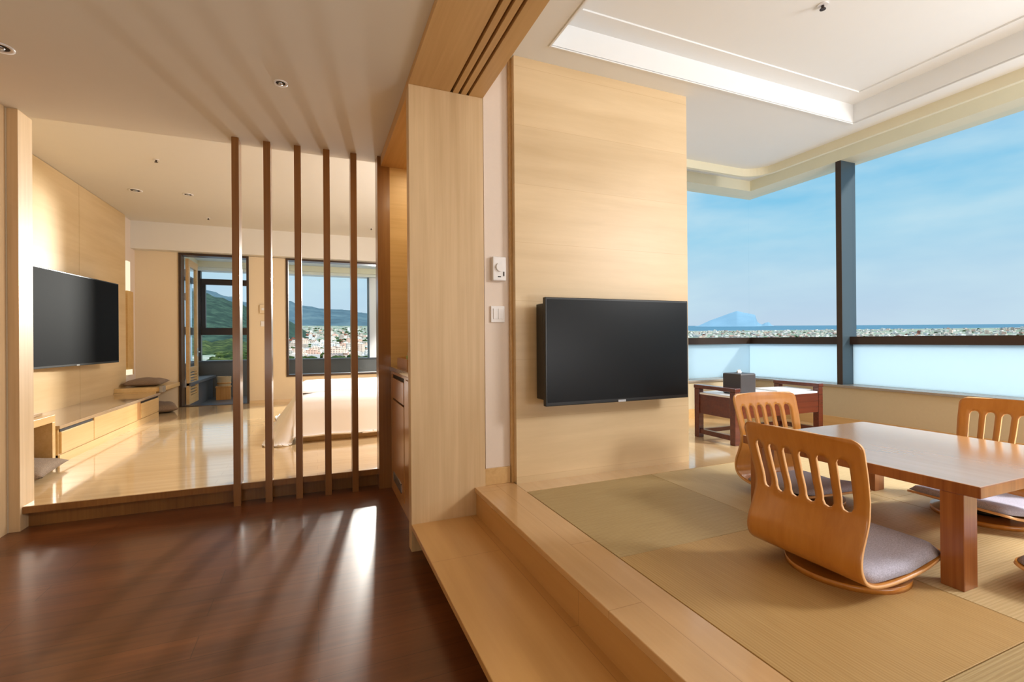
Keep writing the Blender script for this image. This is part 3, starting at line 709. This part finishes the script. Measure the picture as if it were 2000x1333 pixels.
SHELL = make_shell()
def make_seat():
    bm = bmesh.new(); n = 22; top, bot = [], []
    for i in range(n + 1):
        a, b = [], []
        for j in range(n + 1):
            u, v = i / n * 2 - 1, j / n * 2 - 1
            # rounded square
            q_ = (abs(u) ** 10 + abs(v) ** 10) ** (1 / 10); mx_ = max(abs(u), abs(v)); f_ = mx_ / q_ if q_ > 0 else 1
            X = .022 + u * f_ * .220; Yy = v * f_ * .206
            t = max(0, 1 - mx_ ** 8) ** .5
            base = .0
            # follow the shell
            best = None
            s = TOT
            z0 = .058 + .16 * max(0, X - .02) ** 1.0 * (1 if X > .02 else 0) ** 1
            a.append(bm.verts.new((X, Yy, z0 + .008 + .034 * t))); b.append(bm.verts.new((X, Yy, z0 + .008 - .004 * (1 if mx_ < 1 else 0))))
        top.append(a); bot.append(b)
    for i in range(n):
        for j in range(n):
            bm.faces.new((top[i][j], top[i + 1][j], top[i + 1][j + 1], top[i][j + 1])); bm.faces.new((bot[i][j], bot[i][j + 1], bot[i + 1][j + 1], bot[i + 1][j]))
    bmesh.ops.remove_doubles(bm, verts=bm.verts, dist=.0005); bmesh.ops.recalc_face_normals(bm, faces=bm.faces)
    me = bpy.data.meshes.new('seat_cushion'); bm.to_mesh(me); bm.free(); me.materials.append(M_SEAT)
    for p in me.polygons: p.use_smooth = True
    return me
SEATM = make_seat()
def chair(x, y, rz, label):
    t = empty('legless_chair', (x, y, .32), label, 'floor chair', rz, 'legless floor chairs around the low table')
    sh = bpy.data.objects.new('seat_shell', SHELL); C.objects.link(sh); sh.parent = t
    m = sh.modifiers.new('s', 'SOLIDIFY'); m.thickness = .011; m.offset = 0; m.use_rim = True; m.material_offset_rim = 1
    se = bpy.data.objects.new('seat_cushion', SEATM); C.objects.link(se); se.parent = t
    part_label(se, 'thin grey fabric seat pad')
    b = cyl('swivel_base', (0, 0, .011), .20, .022, M_CHAIR, t, 48)
    cyl('swivel_plate', (0, 0, .034), .09, .018, M_BLACK, t, 32)
    return t
chair(1.865, 1.193, R(0), 'bent plywood legless chair in the foreground, its slotted back turned to the camera')
chair(2.465, 1.805, R(-97), 'bent plywood legless chair behind the low table, its slotted back brightly lit')
chair(3.02, 1.265, R(177), 'bent plywood legless chair on the window side of the low table, facing the camera')
chair(2.43, .62, R(90), 'bent plywood legless chair cut off at the lower right, only its seat corner showing')

# ------------------------------------------------------------------ dark side table with tissue box
sd = empty('side_table', (3.67, 3.09, .32), 'dark mahogany side table with raised end rails by the window corner', 'side table')
Lx, Ly = .53, .225
lw = .055
for sx in (-1, 1):
    for sy in (-1, 1):
        xa = -Lx if sx < 0 else Lx - lw; ya = -Ly if sy < 0 else Ly - lw
        box('leg', (xa, ya, 0), (xa + lw, ya + lw, .435), M_MAHO, sd, .004)
    xa = -Lx if sx < 0 else Lx - lw
    box('end_rail', (xa - .004, -Ly - .005, .435), (xa + lw + .004, Ly + .005, .468), M_MAHO, sd, .006)
    box('end_panel', (xa + .01, -Ly + lw, .215), (xa + lw - .01, Ly - lw, .385), M_MAHO, sd)
    box('stretcher', (xa + .01, -Ly + lw, .035), (xa + lw - .01, Ly - lw, .075), M_MAHO, sd)
box('front_apron', (-Lx + lw, -Ly + .005, .215), (Lx - lw, -Ly + .03, .385), M_MAHO, sd); box('rear_apron', (-Lx + lw, Ly - .03, .215), (Lx - lw, Ly - .005, .385), M_MAHO, sd)
box('stretcher', (-Lx + lw, Ly - .05, .035), (Lx - lw, Ly - .02, .07), M_MAHO, sd)
part_label(box('top_board', (-Lx + .01, -Ly + .012, .385), (Lx - .01, Ly - .012, .400), M_PAPER, sd), 'pale glossy top surface')
tx = empty('tissue_box', (3.38, 3.04, .721), 'dark grey leather cube tissue box on the side table', 'tissue box', R(2))
box('box_cover', (-.092, -.095, 0), (.092, .095, .178), M_TISS, tx, .012)
box('slot', (-.05, -.008, .177), (.05, .008, .1795), M_SLOT, tx)
bm = bmesh.new(); rr = []
for i in range(9):
    a_ = i / 8 * math.pi * 2; rr.append((bm.verts.new((.012 * math.cos(a_) * 1.6, .006 * math.sin(a_), .170)), bm.verts.new((.024 * math.cos(a_), .014 * math.sin(a_ * 2), .192 + .008 * math.sin(a_ * 3))), bm.verts.new((.008 * math.cos(a_), .004 * math.sin(a_), .206 + .004 * math.cos(a_ * 2)))))
for i in range(8):
    for q in range(2): bm.faces.new((rr[i][q], rr[i + 1][q], rr[i + 1][q + 1], rr[i][q + 1]))
part_label(link_bm('tissue', bm, M_PAPER, tx, True), 'white tissue')
mg = empty('folder', (3.98, 3.10, .721), 'flat white folder lying on the side table beside the tissue box', 'folder', R(-6))
box('cover', (-.20, -.145, 0), (.20, .145, .005), M_PAPER, mg); box('pages', (-.195, -.14, .005), (.195, .14, .010), M_WPLAST, mg)

# ------------------------------------------------------------------ outside: land, sea, hills, town
def elev_max(az):
    pts = [(-20, 1.75), (6, 1.75), (30, 1.3), (43, .85), (55, .78), (72, .68), (110, .55)]
    for (a, b), (c, d) in zip(pts, pts[1:]):
        if az <= c: return b + (d - b) * (az - a) / (c - a)
    return .55
def land_z(d, az):
    t = math.log(d / 250) / math.log(4200 / 250); e_ = -3.3 + (elev_max(az) + 3.3) * (t ** .85 if t > 0 else t)
    return EYE + d * math.tan(R(e_))
def pol(d, az): return (d * math.sin(R(az)), d * math.cos(R(az)))
def polar_mesh(name, azs, ds, zf, m, smooth=True):
    bm = bmesh.new(); g = []
    for a in azs: g.append([bm.verts.new((*pol(d, a), zf(d, a))) for d in ds])
    for i in range(len(azs) - 1):
        for j in range(len(ds) - 1): bm.faces.new((g[i][j], g[i][j + 1], g[i + 1][j + 1], g[i + 1][j]))
    return struct(link_bm(name, bm, m, None, smooth))
def ground_mat(name, cols, sc, bump=0):
    m, nt, b = mat(name); N = nt.nodes.new; L = nt.links.new; b.inputs['Roughness'].default_value = .95; b.inputs['Specular IOR Level'].default_value = .1
    t = N('ShaderNodeNewGeometry'); n = N('ShaderNodeTexNoise'); n.inputs['Scale'].default_value = sc; n.inputs['Detail'].default_value = 8; n.inputs['Roughness'].default_value = .7
    L(t.outputs['Position'], n.inputs['Vector']); r = N('ShaderNodeValToRGB'); el = r.color_ramp.elements
    el[0].position = .36; el[0].color = lin(cols[0]); el[1].position = .66; el[1].color = lin(cols[-1])
    for i, c in enumerate(cols[1:-1]): k = el.new(.36 + .30 * (i + 1) / (len(cols) - 1)); k.color = lin(c)
    L(n.outputs['Fac'], r.inputs[0]); L(r.outputs[0], b.inputs['Base Color'])
    return m
M_LAND = ground_mat('town_ground', [(58, 84, 62), (92, 112, 92), (140, 146, 138), (170, 166, 160)], .02)
M_HNEAR = ground_mat('near_forest', [(18, 34, 18), (40, 56, 26), (78, 90, 48)], .07)
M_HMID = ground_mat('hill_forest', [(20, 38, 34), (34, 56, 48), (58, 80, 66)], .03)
M_HFAR = ground_mat('far_ridge', [(52, 74, 86), (62, 86, 98), (78, 100, 108)], .004)  # ridge turned blue-grey, distance haze put into the base colour
M_ISL = ground_mat('island_haze', [(100, 134, 156), (108, 142, 164)], .002)  # pale blue is distance haze painted into the island's base colour
azs = [-24 + i * 1.0 for i in range(136)]
ds = [250 * (4200 / 250) ** (i / 40) for i in range(41)]
polar_mesh('ground_plain', azs, ds, land_z, M_LAND)
m, nt, b = mat('sea_water'); b.inputs['Base Color'].default_value = lin((56, 98, 120)); b.inputs['Roughness'].default_value = .6
b.inputs['Specular IOR Level'].default_value = .1; M_SEA = m
def sea_z(d, az):
    e1 = elev_max(az) + .01; e2 = 1.34 - .36 * (az - 49) / 21; e2 = max(e2, e1 + .15)
    t = (d - 4200) / 9000; return EYE + d * math.tan(R(e1 + (e2 - e1) * t))
polar_mesh('ground_sea', [24 + i * 2 for i in range(46)], [4200 + i * 1500 for i in range(7)], sea_z, M_SEA)
def ridge(pts):
    def f(az):
        if az <= pts[0][0]: return pts[0][1]
        for (a, b_), (c, d) in zip(pts, pts[1:]):
            if az <= c:
                t = (az - a) / (c - a); t = t * t * (3 - 2 * t); return b_ + (d - b_) * t
        return pts[-1][1]
    return f
RF = ridge([(-26, 5.5), (-13, 5.6), (-10.6, 5.3), (-8.3, 4.72), (-6.9, 4.2), (-4.6, 4.25), (-2.7, 4.46), (-1.47, 3.95), (1.17, 3.64), (3.4, 3.5), (5.3, 3.2), (9, 2.6), (14, 2.2), (24, 1.2)])
def hill(f, d0, d1, base, rough, seed):
    def z(d, az):
        t = min(1, max(0, (d - d0) / (d1 - d0))); e_ = base + (f(az) - base) * (math.sin(t * math.pi / 2) ** 1.0)
        e_ += rough * t * noise.fractal(Vector((az * 1.3 + seed, d / 500, seed)), 1.0, 2.0, 5)
        return EYE + d * math.tan(R(e_))
    return z
azf = [-26 + i * .35 for i in range(145)]
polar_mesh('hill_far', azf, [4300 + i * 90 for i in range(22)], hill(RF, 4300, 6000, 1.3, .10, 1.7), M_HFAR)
RN = ridge([(-26, 5.3), (-13, 5.2), (-10.6, 5.0), (-9.2, 4.6), (-7.6, 4.0), (-6.6, 3.6), (-5, 3.0), (-3.2, 2.6), (-2.2, 1.9), (-.8, 1.0), (1, .0)])
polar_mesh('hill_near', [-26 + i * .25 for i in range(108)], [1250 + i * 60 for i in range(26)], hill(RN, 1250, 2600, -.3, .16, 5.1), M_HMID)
RG = ridge([(-26, .4), (-10.6, .3), (-8, .2), (-6.5, -.1), (-5, -.8), (-3, -2.0), (-1.5, -3.2)])
polar_mesh('hill_wood', [-26 + i * .25 for i in range(100)], [380 + i * 22 for i in range(26)], hill(RG, 380, 900, -5.5, .35, 9.3), M_HNEAR)
# island on the horizon
def island():
    bm = bmesh.new(); prof = [(42.6, 0), (44.0, .22), (45.2, .78), (46.2, 1.14), (47.2, 1.52), (47.9, 1.74), (48.6, 1.52), (49.2, 1.38), (49.65, 1.25), (49.85, .5), (50.25, .18), (50.6, .38), (50.95, .45), (51.2, .12), (51.5, 0)]
    def f(az):
        for (a, b_), (c, d) in zip(prof, prof[1:]):
            if az <= c: return b_ + (d - b_) * (az - a) / (c - a)
        return 0
    n = 110; D = 12500
    rows = []
    for i in range(n + 1):
        az = 42.6 + 8.9 * i / n; h = f(az) + .008 * noise.noise(Vector((az * 4, 0, 0))) * (1 if .1 < i / n < .95 else 0)
        r_ = []
        for q, dd_ in enumerate((-900, -500, 0, 500, 900)):
            e_ = 1.24 + max(0, h) * (0, .62, 1, .62, 0)[q]; r_.append(bm.verts.new((*pol(D + dd_, az), EYE + (D + dd_) * math.tan(R(e_)))))
        rows.append(r_)
    for i in range(n):
        for q in range(4): bm.faces.new((rows[i][q], rows[i + 1][q], rows[i + 1][q + 1], rows[i][q + 1]))
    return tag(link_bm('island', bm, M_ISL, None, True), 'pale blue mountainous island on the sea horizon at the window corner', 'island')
island()
# town buildings
def bld_mat():
    m, nt, b = mat('town_plaster'); N = nt.nodes.new; L = nt.links.new; b.inputs['Roughness'].default_value = .9
    oi = N('ShaderNodeObjectInfo'); r = N('ShaderNodeValToRGB'); r.color_ramp.interpolation = 'CONSTANT'; el = r.color_ramp.elements
    cols = [(232, 222, 212), (206, 196, 188), (236, 208, 190), (244, 240, 234), (184, 168, 156), (226, 186, 168), (214, 214, 214), (150, 92, 74)]
    el[0].color = lin(cols[0]); el[1].position = .93; el[1].color = lin(cols[-1])
    for i, c in enumerate(cols[1:-1]): k = el.new((i + 1) * .132); k.color = lin(c)
    L(oi.outputs['Random'], r.inputs[0])
    t = N('ShaderNodeTexCoord'); bt = N('ShaderNodeTexBrick'); bt.offset = 0; bt.inputs['Scale'].default_value = 1; bt.inputs['Brick Width'].default_value = 3.4; bt.inputs['Row Height'].default_value = 3.1
    bt.inputs['Mortar Size'].default_value = .75; bt.inputs['Mortar Smooth'].default_value = 0
    bt.inputs['Color1'].default_value = (.30, .32, .35, 1); bt.inputs['Color2'].default_value = (.42, .43, .45, 1); bt.inputs['Mortar'].default_value = (1, 1, 1, 1)
    sp = N('ShaderNodeSeparateXYZ'); L(t.outputs['Object'], sp.inputs[0]); ad = N('ShaderNodeMath'); L(sp.outputs['X'], ad.inputs[0]); L(sp.outputs['Y'], ad.inputs[1])
    cb_ = N('ShaderNodeCombineXYZ'); L(ad.outputs[0], cb_.inputs['X']); L(sp.outputs['Z'], cb_.inputs['Y']); L(cb_.outputs[0], bt.inputs['Vector'])
    g = N('ShaderNodeNewGeometry'); s2 = N('ShaderNodeSeparateXYZ'); L(g.outputs['Normal'], s2.inputs[0]); gt = N('ShaderNodeMath'); gt.operation = 'LESS_THAN'; gt.inputs[1].default_value = .5; L(s2.outputs['Z'], gt.inputs[0])
    mm = N('ShaderNodeMixRGB'); mm.blend_type = 'MULTIPLY'; L(gt.outputs[0], mm.inputs[0]); L(r.outputs[0], mm.inputs[1]); L(bt.outputs['Color'], mm.inputs[2])
    L(mm.outputs[0], b.inputs['Base Color']); return m
M_BLD = bld_mat()
protos = []
for v in range(5):
    bm = bmesh.new()
    w, d, h = [(14, 12, 11), (20, 12, 15), (12, 12, 21), (26, 13, 9), (11, 10, 7)][v]
    add_box(bm, (-w / 2, -d / 2, -14), (w / 2, d / 2, h))
    add_box(bm, (-w / 2 - .3, -d / 2 - .3, h), (w / 2 + .3, d / 2 + .3, h + .8))
    add_box(bm, (-w * .3, -d * .2, h + .8), (w * .05, d * .25, h + 3.4))
    if v in (1, 3): add_box(bm, (w * .1, -d / 2 - 4, -14), (w / 2, -d / 2, h * .65))
    me = bpy.data.meshes.new('town_building'); bmesh.ops.recalc_face_normals(bm, faces=bm.faces); bm.to_mesh(me); bm.free(); me.materials.append(M_BLD); protos.append(me)
PLACED = []
def free(x, y, r):
    for a, b, q in PLACED:
        if (a - x) ** 2 + (b - y) ** 2 < (q + r) ** 2: return False
    return True
def place_buildings(n, az0, az1, d0, d1, label, group, sc=1.0, pw=1.25):
    k = 0
    while k < n:
        az = random.uniform(az0, az1); t = random.random() ** pw; d = d0 * (d1 / d0) ** t
        x, y = pol(d, az); s = sc * random.uniform(.7, 1.15) * (1 + .35 * t); v = random.choice((0, 0, 1, 3, 3, 4, 4, 2))
        r = (9, 12, 9, 14, 7)[v] * s * 1.25
        if not free(x, y, r): continue
        PLACED.append((x, y, r)); k += 1
        o = bpy.data.objects.new('town_building', protos[v]); C.objects.link(o)
        o.location = (x, y, land_z(d, az)); o.scale = (s * random.uniform(.8, 1.3), s, s * random.uniform(.5, .9)); o.rotation_euler = (0, 0, R(random.choice((0, 90)) + random.uniform(-18, 18) - az))
        tag(o, label, 'building', group)
place_buildings(165, -3.2, 6.4, 470, 3000, 'small pale town building below the hills seen through the bedroom window', 'town buildings seen through the bedroom window', .72, 1.0)
place_buildings(130, 41, 74, 1500, 4000, 'small pale coastal building between the window rail and the sea', 'coastal buildings seen through the tatami room windows', .95)
# the countless smaller houses between them
bm = bmesh.new(); k = 0
while k < 1500:
    if k < 520: az = random.uniform(-4.5, 7); d = 450 * (3900 / 450) ** random.random(); s_ = random.uniform(3, 7)
    else: az = random.uniform(40, 76); d = 1500 * (4100 / 1500) ** (random.random() ** .7); s_ = random.uniform(5, 11)
    x, y = pol(d, az)
    if not free(x, y, s_ * 1.4): continue
    k += 1; z = land_z(d, az); h = s_ * random.uniform(.4, .8); w = s_ * random.uniform(.6, 1.2)
    add_box(bm, (x - w, y - s_ / 2, z - 6), (x + w, y + s_ / 2, z + h))
m_, nt_, b_ = mat('far_house_plaster'); b_.inputs['Roughness'].default_value = .9
g_ = nt_.nodes.new('ShaderNodeNewGeometry'); r_ = nt_.nodes.new('ShaderNodeValToRGB'); el = r_.color_ramp.elements
el[0].color = lin((206, 202, 198)); el[1].color = lin((136, 142, 148))
for p_, c_ in ((.3, (186, 172, 162)), (.55, (160, 164, 168)), (.75, (216, 216, 216)), (.88, (150, 120, 108))): q_ = el.new(p_); q_.color = lin(c_)
nt_.links.new(g_.outputs['Random Per Island'], r_.inputs[0]); nt_.links.new(r_.outputs[0], b_.inputs['Base Color'])
o = link_bm('far_houses', bm, m_); tag(o, 'countless tiny pale houses filling the plain between the town buildings outside', 'houses'); o['kind'] = 'stuff'
bm = bmesh.new(); k = 0
while k < 900:
    if k < 760: az = random.uniform(-10, 8); d = 400 * (3600 / 400) ** random.random()
    else: az = random.uniform(40, 76); d = 1500 * (4000 / 1500) ** random.random()
    x, y = pol(d, az); rr_ = random.uniform(1.6, 3.6) * (1 + d / 2500)
    if not free(x, y, rr_ * 2): continue
    k += 1; g = bmesh.ops.create_icosphere(bm, subdivisions=1, radius=rr_)
    sx = random.uniform(1, 1.7)
    for v in g['verts']: v.co = Vector((v.co.x * sx, v.co.y, v.co.z * .7)) * (1 + .25 * noise.noise(v.co * .5 + Vector((k, 0, 0)))) + Vector((x, y, land_z(d, az) + 1))
o = link_bm('tree_clump', bm, M_HNEAR, None, True); tag(o, 'dark green tree clumps scattered between the town buildings outside', 'trees'); o['kind'] = 'stuff'
